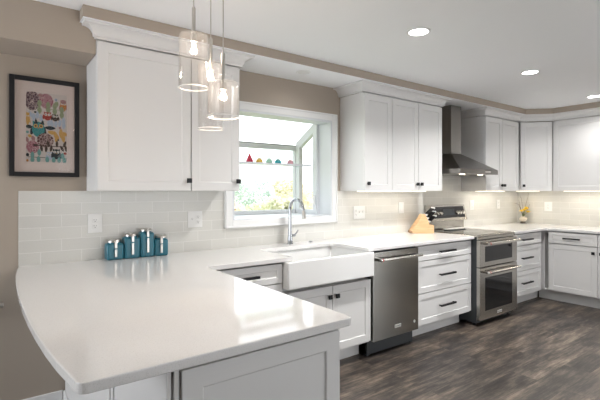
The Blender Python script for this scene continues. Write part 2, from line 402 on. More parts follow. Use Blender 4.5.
upper('wall_cabinet', 'two-door white wall cabinet left of the window behind the glass pendants', (.531, YW, 0), 0, .96, [(0, .587, .568), (.590, .96, .94)], strip=False)
upper('wall_cabinet', 'three-door white wall cabinet between the window and the range hood', (2.776, YW, 0), 0, 1.174, [(0, .373, .037), (.375, .773, .742), (.775, 1.174, .807)], strip=2.2)
upper('wall_cabinet', 'narrow two-door white wall cabinet right of the range hood', (4.815, YW, 0), 0, .815, [(0, .385, .355), (.387, .80, .417)], strip=2.4)
# diagonal corner cabinet: plan in its own frame, front along local x, facing -y
A = Vector((5.634, 2.775)); B = Vector((5.935, 2.474)); rot = R(-45)
def loc2(p):
    q_ = Vector(p) - A; c_, s_ = math.cos(-rot), math.sin(-rot); return (q_.x*c_ - q_.y*s_, q_.x*s_ + q_.y*c_)
plan = [loc2(p) for p in ((5.654, 2.795), (5.955, 2.494), (5.975, 2.474), (6.249, 2.474), (6.249, 3.089), (5.634, 3.089), (5.634, 2.795))]
wdg = (B-A).length
t = thing('wall_cabinet', 'angled single-door white wall cabinet across the room corner', 'cabinet', (A.x, A.y, 0), rot, 'white wall cabinets')
put('carcass', MB().prism(plan, UZ0, UZ1), 'white', t, bevel=.002)
dr = put('door', MB().shaker(.030, wdg-.012, UZ0+.003, UZ1-.012, -.0205), 'white', t, bevel=.0015); knob(dr, .062, UZ0+.07, -.0205)
lamp('under_cabinet_lamp', 'AREA', (wdg/2, .25, UZ0-.012), .8, (1, .92, .78), (0, 0, 0), .3, .03, parent=t)
put('light_strip', MB().box(.07, wdg-.07, .235, .265, UZ0-.008, UZ0), 'warm_led', t)
upper('wall_cabinet', 'wide single-door white wall cabinet on the right-hand wall', (XW, 2.472, 0), R(-90), .86, [(.014, .86, None)], strip=2.6)

# crown mouldings
CP = [(0, 2.284), (.0225, 2.284), (.0225, 2.293), (.027, 2.297), (.031, 2.297)]
CP += [(.083-.052*math.cos(R(a)), 2.300+.050*math.sin(R(a))) for a in (0, 15, 30, 45, 60, 75, 90)] + [(.089, 2.350), (.089, 2.3645), (0, 2.3645)]
def crown(label, path):
    o = put('crown_molding', sweep(MB((*path[0], 2.284)), path, CP), 'white', loc=(*path[0], 2.284)); tag(o, label, 'crown molding', 'white crown moldings')
crown('white crown molding along the top of the cabinet behind the pendants', [(.541, 2.99), (.541, 2.775), (1.491, 2.775), (1.491, 3.088)])
crown('white crown molding on top of the cabinet between window and hood', [(2.776, 3.088), (2.776, 2.775), (3.95, 2.775), (3.95, 3.088)])
crown('white crown molding turning the angled corner right of the hood', [(4.815, 3.088), (4.815, 2.775), (5.634, 2.775), (5.935, 2.474), (5.935, 1.612)])

# ------------------------------------------------------------------ base cabinets
BZ1 = .8825
def base(name, label, loc, rot, w, fronts, d=.62, top=BZ1, toe=.135, tx0=0, tw=None):
    t = thing(name, label, 'cabinet', loc, rot, 'white base cabinets')
    put('carcass', MB().shaker(0, w, toe+.002, top-.016, -d, t=d-.012, r=.014, d=.09).box(.02, w-.02, -d+.06, -.012, top-.016, top), 'white', t, bevel=.001)
    put('toe_kick', MB().box(tx0, tw or w, -d+.12, -d+.14, 0, toe), 'white', t)
    yf = -d-.0205
    for f in fronts:
        kind, x0, x1, z0, z1 = f[:5]
        if kind == 'drawer':
            o = put('drawer', MB().shaker(x0+.002, x1-.002, z0, z1, yf, r=.04 if z1-z0 < .2 else .05), 'white', t, bevel=.0015)
            pull(o, (x0+x1)/2, f[5] if len(f) > 5 else (z0+z1)/2, yf, L=.16 if x1-x0 < .6 else .215)
        else:
            o = put('door', MB().shaker(x0+.002, x1-.002, z0, z1, yf), 'white', t, bevel=.0015)
            if len(f) > 5: knob(o, f[5], f[6], yf)
    return t
three = lambda w: [('drawer', 0, w, .736, .868), ('drawer', 0, w, .440, .729), ('drawer', 0, w, .152, .433)]
D0 = YW-2.45-.012+.012
base('base_cabinet', 'white base cabinet with one drawer in the corner left of the sink', (1.068, YW, 0), 0, .58, [('drawer', 0, .58, .736, .868), ('door', 0, .58, .152, .729, .53, .66)], d=.64)
base('base_cabinet', 'white two-door cabinet under the farmhouse sink', (1.652, YW, 0), 0, .868, [('door', .005, .456, .152, .652, .42, .575), ('door', .458, .868, .152, .652, .492, .575)], d=.64, top=.668)
base('base_cabinet', 'white three-drawer base cabinet between dishwasher and range', (3.122, YW, 0), 0, .854, three(.854), d=.64)
base('base_cabinet', 'white three-drawer base cabinet right of the range', (4.742, YW, 0), 0, .776, three(.776), d=.64, tw=.99)
t = base('base_cabinet', 'white base cabinet with drawer over single door on the right-hand wall', (XW, 2.446, 0), R(-90), .59, [('drawer', .062, .59, .732, .868), ('door', .062, .59, .152, .722, .55, .655)], d=.63, tx0=-.11)
base('base_cabinet', 'white base cabinet at the right edge behind the corner unit', (XW, 1.852, 0), R(-90), .9, [('drawer', 0, .448, .732, .868), ('drawer', .452, .9, .732, .868), ('door', 0, .448, .152, .722, .035, .655), ('door', .452, .9, .152, .722, .865, .655)], d=.63)
put('corner_filler', MB().box(-.634, -.002, -.628, -.012, .137, BZ1), 'white', t)

# ------------------------------------------------------------------ peninsula base
P = (.74, 1.80, 0)
t = thing('peninsula_cabinet', 'white peninsula base under the curved counter with a framed end panel', 'cabinet', P)
put('carcass', MB(P).box(.43, 1.02, 1.17, 3.078, .0, BZ1), 'white', t)
put('end_panel', MB(P).shaker(.440, 1.030, .012, .868, 1.147, t=.022, r=.062), 'white', t, bevel=.002)
mb = MB(P); mb.box(.400, .4145, 1.162, 1.195, .0, .882).box(.4195, .4345, 1.155, 1.195, .0, .882).box(.4145, .4195, 1.178, 1.195, 0, .882)
put('corner_post', mb, 'white', t, bevel=.004)
put('back_panel', MB(P).box(.404, .429, 1.20, 1.775, .0, .882), 'white', t, bevel=.003)
put('back_panel', MB(P).box(.404, .429, 1.800, 3.076, .0, .882), 'white', t, bevel=.003)
put('seam_batten', MB(P).box(.398, .404, 1.835, 1.86, 0, .882), 'white', t, bevel=.002)
put('baseboard', MB(P).box(.393, .4035, 1.862, 3.074, 0, .098), 'trim', t, bevel=.003)
for y0, y1, ky in ((1.19, 1.79, 1.75), (1.795, 2.40, 1.835)):
    tmp = MB().shaker(0, y1-y0-.004, .152, .868, 0)
    mb = MB(P); mb.add([(1.0405-p[1], y0+.002+p[0], p[2]) for p in tmp.v], tmp.f)
    o = put('door', mb, 'white', t, bevel=.0015)
    mb = MB(P); mb.box(1.0545, 1.0685, ky-.0145, ky+.0145, .645, .675).box(1.0405, 1.0545, ky-.006, ky+.006, .654, .666)
    put('knob', mb, 'black', o, bevel=.002)

# ------------------------------------------------------------------ countertops
CZ0, CZ1 = .884, .914
def arc(cx, cy, r, a0, a1, n=5): return [(cx+r*math.cos(R(a0+(a1-a0)*i/n)), cy+r*math.sin(R(a0+(a1-a0)*i/n))) for i in range(n+1)]
edge = [(.155, 3.078), (.140, 2.95), (.128, 2.80), (.119, 2.60), (.114, 2.40), (.1125, 2.20), (.1135, 2.0), (.118, 1.80), (.126, 1.62), (.137, 1.45), (.150, 1.31), (.163, 1.21)]
pts = edge + arc(.196, 1.142, .024, 186, 270) + arc(1.050, 1.141, .021, -90, 0) + [(1.071, 2.390)] + [(1.078, 2.397)] + \
      arc(1.705, 2.407, .010, -90, 0, 3) + arc(1.755, 2.815, .04, 180, 90, 4) + arc(2.42, 2.815, .04, 90, 0, 4) + arc(2.47, 2.407, .010, 180, 270, 3) + [(3.980, 2.397), (3.980, 3.078)]
CO = (.6, 2.2, CZ0)
o = put('countertop', MB(CO).prism(pts, CZ0, CZ1), 'quartz', loc=CO, bevel=.004, seg=3)
tag(o, 'glossy white quartz counter with curved peninsula running past the sink to the range', 'countertop')
pts = [(4.738, 3.078), (4.738, 2.397), (5.53, 2.397), (5.555, 2.392), (5.572, 2.374), (5.577, 2.35), (5.577, .95), (6.239, .95), (6.239, 3.078)]
CO = (5.9, 2.7, CZ0)
o = put('countertop', MB(CO).prism(pts, CZ0, CZ1), 'quartz', loc=CO, bevel=.004, seg=3)
tag(o, 'white quartz counter turning the corner right of the range', 'countertop')

# ------------------------------------------------------------------ farmhouse sink
SO = (2.06, 2.63, .69)
t = thing('farmhouse_sink', 'white porcelain farmhouse sink with apron front under the window', 'sink', SO)
sx0, sx1, sy0, sy1, sz0, sz1, w = 1.655, 2.497, 2.366, 2.90, .690, .8835, .028
o_ = [(sx0, sy0), (sx1, sy0), (sx1, sy1), (sx0, sy1)]; i_ = [(sx0+w+.03, sy0+w), (sx1-w-.0, sy0+w), (sx1-w, sy1-w), (sx0+w+.03, sy1-w)]
v = [(x, y, sz0) for x, y in o_] + [(x, y, sz1) for x, y in o_] + [(x, y, sz1) for x, y in i_] + [(x, y, sz0+.02) for x, y in i_]
f = [(3, 2, 1, 0)]
for i in range(4):
    j = (i+1) % 4; f += [(i, j, 4+j, 4+i), (4+i, 4+j, 8+j, 8+i), (8+i, 8+j, 12+j, 12+i)]
f.append((12, 13, 14, 15))
put('basin', MB(SO).add(v, f), 'porcelain', t, bevel=.010, smooth=True, seg=4)
put('drain', MB(SO).lathe([(.045, 0), (.045, .003), (.03, .003), (.028, .0015), (.0005, .001)], (2.08, 2.66, sz0+.0205), 20), 'chrome', t, smooth=True)
# faucet
FO = (2.105, 2.985, .9145)
t = thing('kitchen_faucet', 'tall chrome gooseneck faucet behind the white sink', 'faucet', FO)
put('body', MB().lathe([(.027, 0), (.027, .006), (.0235, .012), (.022, .05), (.0195, .075), (.017, .12), (.0145, .17), (.0125, .22)], (0, 0, 0), 20), 'chrome', t, smooth=True)
pp = [(0, 0, .21), (0, 0, .30)] + [(0, -.092+.092*math.cos(R(a)), .30+.088*math.sin(R(a))) for a in range(15, 166, 15)]
pp += [(0, -.184, .325), (0, -.190, .295)]
put('spout', MB().tube(pp, .0138, 14), 'chrome', t, smooth=True)
put('spray_head', MB().tube([(0, -.188, .305), (0, -.192, .285), (0, -.197, .25), (0, -.201, .228)], [.0125, .014, .017, .0175], 14), 'nickel', t, smooth=True)
o = put('handle_hub', MB().tube([(.015, 0, .072), (.05, 0, .072)], .013, 12), 'chrome', t, smooth=True)
put('lever', MB().tube([(.045, 0, .075), (.062, -.005, .09), (.078, -.01, .118)], [.006, .0055, .005], 10), 'chrome', o, smooth=True)
o = put('sink_button', MB().lathe([(.022, 0), (.022, .004), (.015, .006), (.014, .012), (.0005, .013)], (0, 0, 0), 18), 'chrome', smooth=True, loc=(2.33, 2.985, .9145))
tag(o, 'small round chrome button on the counter right of the faucet', 'button')

# ------------------------------------------------------------------ lettering
def lettering(name, text, size, loc, parent, m, rot=(R(90), 0, 0), align='CENTER'):
    cu = bpy.data.curves.new('letters', 'FONT'); cu.body = text; cu.size = size; cu.extrude = .0004; cu.align_x = align; cu.align_y = 'CENTER'
    ob = bpy.data.objects.new('letters', cu); COL.objects.link(ob)
    me = bpy.data.meshes.new_from_object(ob.evaluated_get(bpy.context.evaluated_depsgraph_get()))
    bpy.data.objects.remove(ob); bpy.data.curves.remove(cu)
    me.materials.clear(); me.materials.append(M[m])
    o = bpy.data.objects.new(name, me); COL.objects.link(o); o.location = loc; o.rotation_euler = rot; o.parent = parent
    return o
def handle_bar(parent, x0, x1, y, z, ydoor, name='handle'):
    o = put(name, MB().tube([(x0, y, z), (x1, y, z)], .0125, 14), 'bright_steel', parent, smooth=True)
    for x in (x0+.02, x1-.02):
        put('handle_post', MB().box(x-.014, x+.014, y, ydoor, z-.012, z+.012), 'bright_steel', o, bevel=.003)
    put('medallion', MB().lathe([(.0128, 0), (.0128, .012), (.0115, .012)], (x0+.018, y, z), 14, axis='x'), 'red', o, smooth=True)
    return o

# ------------------------------------------------------------------ dishwasher
DO = (2.822, 2.44, 0)
t = thing('dishwasher', 'dark stainless dishwasher with a bar handle right of the sink', 'dishwasher', DO)
put('tub', MB().box(-.287, .287, .005, .60, .14, .872), 'charcoal', t)
dr = put('door', MB().box(-.290, .290, -.024, .004, .135, .868), 'dark_steel', t, bevel=.004)
handle_bar(dr, -.250, .285, -.068, .805, -.024)
put('toe_panel', MB().box(-.290, .290, .045, .06, .012, .14).box(-.290, -.26, .05, .09, 0, .012).box(.26, .29, .05, .09, 0, .012), 'charcoal', t)
pl = put('badge', MB().box(-.028, .052, -.0265, -.0238, .205, .232), 'badge', dr, bevel=.001)
lettering('badge_lettering', 'KitchenAid', .0165, (.012, -.0268, .2185), pl, 'charcoal')
put('door_emblem', MB().lathe([(.013, 0), (.013, .001), (.010, .001), (.010, .0004), (.0005, .0004)], (.233, -.0241, .217), 18, axis='y'), 'badge', dr)

# ------------------------------------------------------------------ range
RX0, RX1 = 4.010, 4.772
RO = (4.359, 2.41, 0)
w = .3725
t = thing('range', 'stainless double-oven electric range with dark sides between the drawer banks', 'range', RO)
put('body', MB().box(-w, w, -.03, .662, .03, .902), 'charcoal', t, bevel=.003)
for sx in (-1, 1):
    for yy in (.02, .6):
        put('foot', MB().lathe([(.018, 0), (.018, .03)], (sx*.33, yy, 0), 12), 'black', t)
put('cooktop', MB().box(-w-.002, w+.002, -.045, .575, .9025, .9185), 'steel', t, bevel=.003)
ck = put('cooktop_glass', MB().box(-w+.02, w-.02, -.02, .565, .9187, .9215), 'cook_glass', t, bevel=.001)
ring = mat('burner_ring', (.10, .10, .10), .15)
for bx, by, br_ in ((-.19, .12, .10), (.19, .12, .085), (-.19, .40, .075), (.19, .40, .10)):
    put('burner', MB().lathe([(br_-.004, .0), (br_-.004, .0003), (br_, .0003), (br_, 0)], (bx, by, .92155), 32, cap=False), ring, ck)
put('front_trim', MB().box(-w, w, -.052, -.030, .876, .902), 'steel', t, bevel=.004)
def oven(z0, z1, gz0, gz1, hz):
    d = put('oven_door', MB().box(-w, w, -.072, -.031, z0, z1), 'steel', t, bevel=.004)
    put('oven_window', MB().box(-.280, .262, -.0735, -.0715, gz0, gz1), 'black_glass', d, bevel=.001)
    handle_bar(d, -.30, .345, -.122, hz, -.072, 'handle')
    return d
oven(.600, .870, .648, .806, .838)
d2 = oven(.062, .592, .150, .490, .545)
pl = put('badge', MB().box(-.045, .045, -.0745, -.0718, .092, .118), 'badge', d2, bevel=.001)
lettering('badge_lettering', 'KitchenAid', .0175, (0, -.0749, .105), pl, 'charcoal')
bgd = put('backguard', MB().box(-w+.02, w, .58, .662, .9225, 1.02), 'steel', t, bevel=.003)
cn = put('console', MB().profile([(.555, 1.022), (.665, 1.022), (.665, 1.205), (.600, 1.205), (.560, 1.05)], -w+.085, w+.035), 'steel', t)
# the console profile was drawn across y: turn it to run along x
for vv in cn.data.vertices: vv.co = (vv.co.y, vv.co.x, vv.co.z)
cn.data.flip_normals()
def on_console(x, h): return (x, .5635+(h-.05)*.255+.0, 1.0+h)
pn = put('control_panel', MB().add([(-.275, .5585, 1.056), (.370, .5585, 1.056), (.370, .5915, 1.187), (-.275, .5915, 1.187)], [(0, 1, 2, 3)]), 'black_glass', cn)
for kx in (-.235, -.175, -.115, .215, .27, .325):
    put('control_knob', MB().tube([(kx, .574, 1.115), (kx, .548, 1.108)], [.022, .018], 16), 'bright_steel', cn, smooth=True)
put('display', MB().add([(-.06, .5650, 1.085), (.16, .5650, 1.085), (.16, .5830, 1.158), (-.06, .5830, 1.158)], [(0, 1, 2, 3)]), mat('display_glass', (.03, .035, .04), .1), pn)

o = put('spoon_rest', MB().lathe([(.0005, .004), (.09, .004), (.105, .012), (.11, .011), (.095, .0), (.0005, .0)], (0, 0, 0), 24), 'porcelain', smooth=True, loc=(4.42, 2.91, .9225))
o.scale = (2.0, .55, 1); tag(o, 'long white spoon rest at the back of the cooktop', 'spoon rest')

# ------------------------------------------------------------------ range hood
HO = (4.395, YW, 1.56)
t = thing('range_hood', 'stainless chimney range hood above the range', 'range hood', HO)
x0, x1, y0 = -.38, .38, -.51
mb = MB()
mb.box(x0, x1, y0, -.012, .0, .052)
cx0, cx1, cy0 = -.10, .105, -.215
v = [(x0, y0, .052), (x1, y0, .052), (x1, -.012, .052), (x0, -.012, .052), (cx0, cy0, .245), (cx1, cy0, .245), (cx1, -.012, .245), (cx0, -.012, .245)]
mb.add(v, [(0, 1, 5, 4), (1, 2, 6, 5), (2, 3, 7, 6), (3, 0, 4, 7), (4, 5, 6, 7), (3, 2, 1, 0)])
M['hood'] = noise_bump(mat('hood_steel', (.26, .25, .235), .3, 1), 60, .03, (1, 1, 30))
put('canopy', mb, 'hood', t, bevel=.002)
put('chimney', MB().box(cx0+.003, cx1-.003, cy0+.003, -.012, .246, HS-1.56-.001), 'hood', t, bevel=.003)
put('control_strip', MB().box(.10, .22, y0-.002, y0, .018, .036), 'bright_steel', t)
for lx in (-.17, .19):
    put('hood_light', MB().lathe([(.03, 0), (.03, .003)], (lx, -.40, -.0035), 16), emit('hood_lamp', (1, .85, .62), 5), t)
lamp('hood_lamp', 'AREA', (.0, -.38, -.01), .8, (1, .85, .65), (0, 0, 0), .4, .05, parent=t)

# ------------------------------------------------------------------ outlets and switches
def wall_plate(label, cx, cz, w, h, kinds, rot=0, loc=None):
    t = thing('outlet_plate' if 'outlet' in kinds else 'switch_plate', label, 'outlet' if 'outlet' in kinds else 'switch', loc or (cx, 3.0795, cz), rot, 'white wall plates')
    put('plate', MB().box(-w/2, w/2, -.006, -.0005, -h/2, h/2), 'plate', t, bevel=.002)
    n = len(kinds)
    for i, k in enumerate(kinds):
        x = (i-(n-1)/2)*.046
        if k == 'outlet':
            for dz in (-.0195, .0195):
                o = put('socket', MB().box(x-.017, x+.017, -.0075, -.0058, dz-.014, dz+.014), 'plate', t, bevel=.003)
                put('slots', MB().box(x-.008, x-.0055, -.0079, -.0074, dz-.002, dz+.008).box(x+.0055, x+.008, -.0079, -.0074, dz-.001, dz+.007).lathe([(.0032, 0), (.0032, .0004)], (x, -.0075, dz-.008), 8, axis='y'), 'slot', o)
        elif k == 'toggle':
            put('toggle', MB().box(x-.004, x+.004, -.016, -.0058, -.002, .010), 'plate', t, bevel=.001)
        else:
            put('rocker', MB().box(x-.016, x+.016, -.009, -.0058, -.033, .033), 'trim', t, bevel=.002)
wall_plate('white outlet plate on the tile left of the teal canisters', .580, 1.158, .088, .130, ['outlet'])
wall_plate('white switch and outlet plate between the teal canisters and the window', 1.280, 1.156, .116, .124, ['toggle', 'outlet'])
wall_plate('wide white plate with outlet and switches right of the window', 3.022, 1.156, .160, .130, ['outlet', 'toggle', 'toggle'])
wall_plate('white rocker switch plate on the tile above the knife block', 3.665, 1.188, .085, .122, ['rocker'])
wall_plate('white outlet plate on the tile just right of the range console', 5.05, 1.188, .09, .126, ['outlet'])
wall_plate('white outlet plate near the tiled corner left of the yellow flowers', 5.70, 1.19, .08, .124, ['outlet'])
wall_plate('white outlet plate on the right-hand wall beyond the yellow flowers', 0, 0, .10, .124, ['outlet'], R(-90), (6.2395, 2.655, 1.157))

# ------------------------------------------------------------------ recessed lights
def can(label, x, y, z, r=.078, e=16, lens='led'):
    t = thing('recessed_light', label, 'light', (x, y, z), 0, 'recessed ceiling lights')
    put('trim_ring', MB().lathe([(r*.8, -.0005), (r, -.0005), (r, -.004), (r*.82, -.007), (r*.8, -.004)], (0, 0, 0), 28, cap=False), 'trim', t, smooth=True)
    put('lens', MB().lathe([(r*.8, -.001), (r*.8, -.0035), (.0005, -.0036)], (0, 0, 0), 28), lens, t)
    lp = lamp('can_lamp', 'AREA', (0, 0, -.011), e, (1, .985, .965), (0, 0, 0), r*1.5, parent=t); lp.data.spread = R(140)
can('recessed ceiling light nearest the pendants', 2.313, 1.795, HC)
can('recessed ceiling light in the middle of the row over the floor', 3.90, 1.813, HC)
can('recessed ceiling light at the right end of the row', 5.47, 1.845, HC, e=5.5)
can('recessed light in the soffit above the window', 2.125, 2.82, HS, .062, .4, 'plate')

# ------------------------------------------------------------------ pendants
def pendant(label, px, dp, r, z0, z1):
    f = 423; u = (px-300)/f; th = R(36.531)
    x = dp*(math.sin(th)+u*math.cos(th)); y = dp*(math.cos(th)-u*math.sin(th))
    t = thing('pendant_light', label, 'pendant light', (x, y, HC), 0, 'clear glass pendant lights')
    zz0, zz1 = z0-HC, z1-HC
    put('canopy', MB().lathe([(.0005, -.022), (.045, -.022), (.055, -.012), (.055, -.0005)], (0, 0, 0), 24), 'nickel', t, smooth=True)
    put('cable', MB().tube([(0, 0, -.02), (0, 0, zz1+.10)], .0022, 8), 'nickel', t, smooth=True)
    put('stem', MB().lathe([(.0075, 0), (.0075, .10), (.004, .106)], (0, 0, zz1+.005), 14), 'nickel', t, smooth=True)
    put('lamp_shade', MB().lathe([(r, zz0), (r, zz1-.012), (r*.93, zz1-.002), (r*.80, zz1), (.009, zz1), (.009, zz1-.004), (r*.78, zz1-.004), (r*.90, zz1-.007), (r-.004, zz1-.014), (r-.004, zz0)], (0, 0, 0), 40, cap=False).add(
        [(rr*math.cos(2*math.pi*j/40), rr*math.sin(2*math.pi*j/40), zz0) for j in range(40) for rr in (r-.004, r)], [(2*j, 2*j+1, (2*j+3) % 80, (2*j+2) % 80) for j in range(40)]), 'shade', t, smooth=True)
    h = z1-z0
    put('lit_glass_rim', MB().lathe([(r-.0045, zz0-.001), (r+.0005, zz0-.001), (r+.0005, zz0+.002), (r-.0045, zz0+.002), (r-.0045, zz0-.001)], (0, 0, 0), 40, cap=False), 'shade_rim', t, smooth=True)
    s = put('socket', MB().lathe([(.012, zz1-.03), (.012, zz1)], (0, 0, 0), 14), 'nickel', t, smooth=True)
    put('bulb', MB().ball((0, 0, zz1-.046), .007, .012), 'bulb', s, smooth=True)
    lamp('pendant_lamp', 'POINT', (0, 0, zz1-.046), 4.6, (1, .81, .64), size=.0125, parent=t)
def zof(py, dp): return 1.372-(py-191)*dp/423
pendant('leftmost and highest of the three clear glass cylinder pendants', 193.7, 1.70, .0585, zof(88, 1.70), zof(34.5, 1.70))
pendant('slim tall glass cylinder pendant hanging lowest, in the middle of the three', 210.8, 1.82, .0545, zof(129, 1.82), zof(63.5, 1.82))
pendant('rightmost clear glass cylinder pendant, wide and short', 223.2, 1.60, .0605, zof(117, 1.60), zof(82, 1.60))

# ------------------------------------------------------------------ framed owl print
FX0, FX1, FZ0, FZ1 = .108, .485, 1.462, 2.074
AO = ((FX0+FX1)/2, YW, FZ0)
t = thing('framed_picture', 'black framed print of colourful owls and leaves on the tan wall', 'picture', AO)
fwid = .027
mb = MB(AO)
ys, yb = 3.062, YW-.001
mb.box(FX0, FX0+fwid, ys, yb, FZ0, FZ1).box(FX1-fwid, FX1, ys, yb, FZ0, FZ1).box(FX0+fwid, FX1-fwid, ys, yb, FZ1-fwid, FZ1).box(FX0+fwid, FX1-fwid, ys, yb, FZ0, FZ0+fwid)
put('frame', mb, 'frame', t, bevel=.002)
ax0, ax1, az0, az1 = .193, .414, 1.552, 1.985       # the print
g = .012
mb = MB(AO)
for a in ((FX0+fwid, ax0, FZ0+fwid, FZ1-fwid), (ax1, FX1-fwid, FZ0+fwid, FZ1-fwid), (ax0, ax1, az1, FZ1-fwid), (ax0, ax1, FZ0+fwid, az0)):
    mb.box(a[0], a[1], 3.076, 3.078, a[2], a[3])
put('mat_board', mb, 'mat', t)
mb = MB(AO)
for d_ in (.009,):
    for a in ((ax0-d_-.0012, ax0-d_, az0-d_, az1+d_), (ax1+d_, ax1+d_+.0012, az0-d_, az1+d_), (ax0-d_, ax1+d_, az1+d_, az1+d_+.0012), (ax0-d_, ax1+d_, az0-d_-.0012, az0-d_)):
        mb.box(a[0], a[1], 3.0757, 3.0761, a[2], a[3])
put('mat_line', mb, mat('mat_line', (.42, .36, .32), .9), t)
inks = dict(paper=(.42, .37, .34), plum=(.045, .016, .026), rose=(.21, .055, .085), mocha=(.085, .036, .034), sage=(.185, .215, .125), red=(.24, .03, .02), brown=(.04, .024, .018),
            sky=(.29, .33, .40), teal=(.03, .17, .17), dark=(.014, .02, .022), mustard=(.40, .23, .065), aqua=(.11, .23, .215), orange=(.36, .14, .035), white=(.55, .52, .48), mauve=(.25, .13, .13))
names = list(inks); imats = []
for k_ in names:
    m = mat('ink_'+k_, inks[k_], .8)
    if k_ in ('plum', 'rose', 'mocha'):
        n, l, b = nodes(m); vo = n.new('ShaderNodeTexVoronoi'); vo.feature = 'DISTANCE_TO_EDGE'; vo.inputs['Scale'].default_value = 70 if k_ != 'rose' else 95
        l.new(coords(m, (1, 0, 1)), vo.inputs['Vector']); r_ = n.new('ShaderNodeValToRGB')
        r_.color_ramp.elements[0].position = .035; r_.color_ramp.elements[1].position = .075
        r_.color_ramp.elements[0].color = (.42, .33, .31, 1); r_.color_ramp.elements[1].color = (*inks[k_], 1)
        l.new(vo.outputs['Distance'], r_.inputs[0]); l.new(r_.outputs[0], b.inputs['Base Color'])
    imats.append(m)
pr = MB(AO); lay = [0]
def ap(x, y):
    return (ax0+(min(max(x, 122), 490)-122)/368*(ax1-ax0), az1-(min(max(y, 45), 714)-45)/669*(az1-az0))
def poly(c_, pts):
    lay[0] += 1; pr.mi = names.index(c_); yy = 3.0790-.000022*lay[0]
    P_ = [ap(*p) for p in pts]; pr.add([(a, yy, b_) for a, b_ in P_], [tuple(range(len(P_)))])
def ell(c_, x, y, rx, ry, ang=0, leaf=False, n=20):
    pts = []
    for i in range(n):
        a = 2*math.pi*i/n; px_, py_ = rx*math.cos(a), ry*math.sin(a)
        if leaf: px_ *= 1-.5*abs(math.sin(a))**3
        ca, sa = math.cos(R(ang)), math.sin(R(ang)); pts.append((x+px_*ca-py_*sa, y+px_*sa+py_*ca))
    poly(c_, pts)
def bar(c_, x0, y0, x1, y1, w=5): 
    poly(c_, [(x0, y0-w/2), (x1, y1-w/2), (x1, y1+w/2), (x0, y0+w/2)])
def owl(c_, x, y, rx, ry, wing='dark', beak='mustard', eye='white'):
    ell(wing, x-rx*.95, y+ry*.15, rx*.3, ry*.6, 12); ell(wing, x+rx*.95, y+ry*.15, rx*.3, ry*.6, -12)
    ell(c_, x, y, rx, ry)
    poly(c_, [(x-rx*.9, y-ry*1.1), (x-rx*.1, y-ry*.75), (x-rx*.85, y-ry*.35)]); poly(c_, [(x+rx*.9, y-ry*1.1), (x+rx*.85, y-ry*.35), (x+rx*.1, y-ry*.75)])
    for s_ in (-1, 1):
        ell(eye, x+s_*rx*.42, y-ry*.42, rx*.34, rx*.34, n=12); ell('dark', x+s_*rx*.42, y-ry*.42, rx*.15, rx*.15, n=10)
    poly(beak, [(x-rx*.14, y-ry*.25), (x+rx*.14, y-ry*.25), (x, y-ry*.02)])
poly('paper', [(122, 45), (490, 45), (490, 714), (122, 714)])
ell('plum', 176, 128, 70, 95); ell('rose', 302, 122, 64, 72); ell('mauve', 250, 70, 22, 16); ell('sage', 395, 140, 18, 26); bar('sage', 300, 197, 452, 197)
ell('sky', 390, 100, 16, 16, n=8); ell('dark', 390, 100, 6, 6, n=8)
owl('orange', 457, 155, 30, 52, 'mauve'); ell('mauve', 457, 112, 28, 20)
for x, y in ((240, 150), (240, 215), (318, 160), (318, 205), (378, 165), (378, 215), (443, 195), (443, 245)): ell('sage', x, y, 34, 21, 90, True)
bar('sage', 206, 210, 270, 130, 4)
for x, y, a in ((165, 262, 60), (190, 285, 90), (222, 265, 90), (255, 290, 90), (325, 330, 90), (352, 335, 80), (388, 335, 90), (425, 325, 100), (460, 300, 90), (462, 345, 90)): ell('sky', x, y, 36, 17, a, True)
owl('red', 312, 268, 36, 40, 'red'); owl('brown', 382, 277, 31, 34, 'brown'); owl('mustard', 138, 305, 17, 60, 'mustard')
ell('dark', 203, 237, 12, 9); ell('dark', 335, 380, 50, 19, 0, True); ell('dark', 148, 380, 26, 18)
owl('teal', 230, 400, 56, 74, 'dark', 'orange', 'mustard')
poly('dark', [(190, 350), (208, 292), (228, 345)]); poly('dark', [(246, 348), (270, 305), (285, 352)])
for x, y, rx, a in ((435, 425, 45, 90), (388, 450, 45, 70), (352, 424, 40, 10), (455, 468, 45, 80), (398, 482, 34, 110), (470, 430, 30, 30)): ell('mustard', x, y, rx, 19, a, True)
ell('mauve', 425, 372, 12, 12, n=8)
ell('mauve', 185, 490, 26, 17, 70, True); ell('mustard', 156, 468, 18, 15, 20, True); ell('aqua', 135, 432, 14, 12); ell('mauve', 133, 505, 26, 14, 80, True)
ell('rose', 180, 572, 56, 62); ell('mocha', 292, 502, 76, 70)
bar('brown', 185, 556, 490, 556, 7)
ell('brown', 206, 553, 26, 12, 0, True)
for x, y, a in ((258, 580, 80), (300, 585, 95), (318, 535, 70), (345, 578, 100), (398, 532, 90), (445, 575, 60), (470, 530, 110), (482, 575, 80)): ell('brown', x, y, 32, 13, a, True)
ell('dark', 410, 492, 9, 9, n=8); ell('red', 474, 622, 15, 13, n=8); ell('orange', 135, 702, 10, 12)
bar('dark', 140, 668, 490, 672, 5)
owl('sky', 330, 652, 28, 38, 'sky'); owl('dark', 392, 632, 37, 50, 'dark')
for x, y in ((178, 648), (178, 692), (238, 622), (232, 688), (310, 690), (368, 692), (418, 690), (467, 692), (450, 648)): ell('aqua', x, y, 32, 18, 90, True)
ell('dark', 136, 648, 14, 16)
put('art_print', pr, imats, t)
put('picture_glass', MB(AO).box(FX0+fwid-.001, FX1-fwid+.001, 3.0690, 3.0705, FZ0+fwid-.001, FZ1-fwid+.001), 'picture_glass', t)

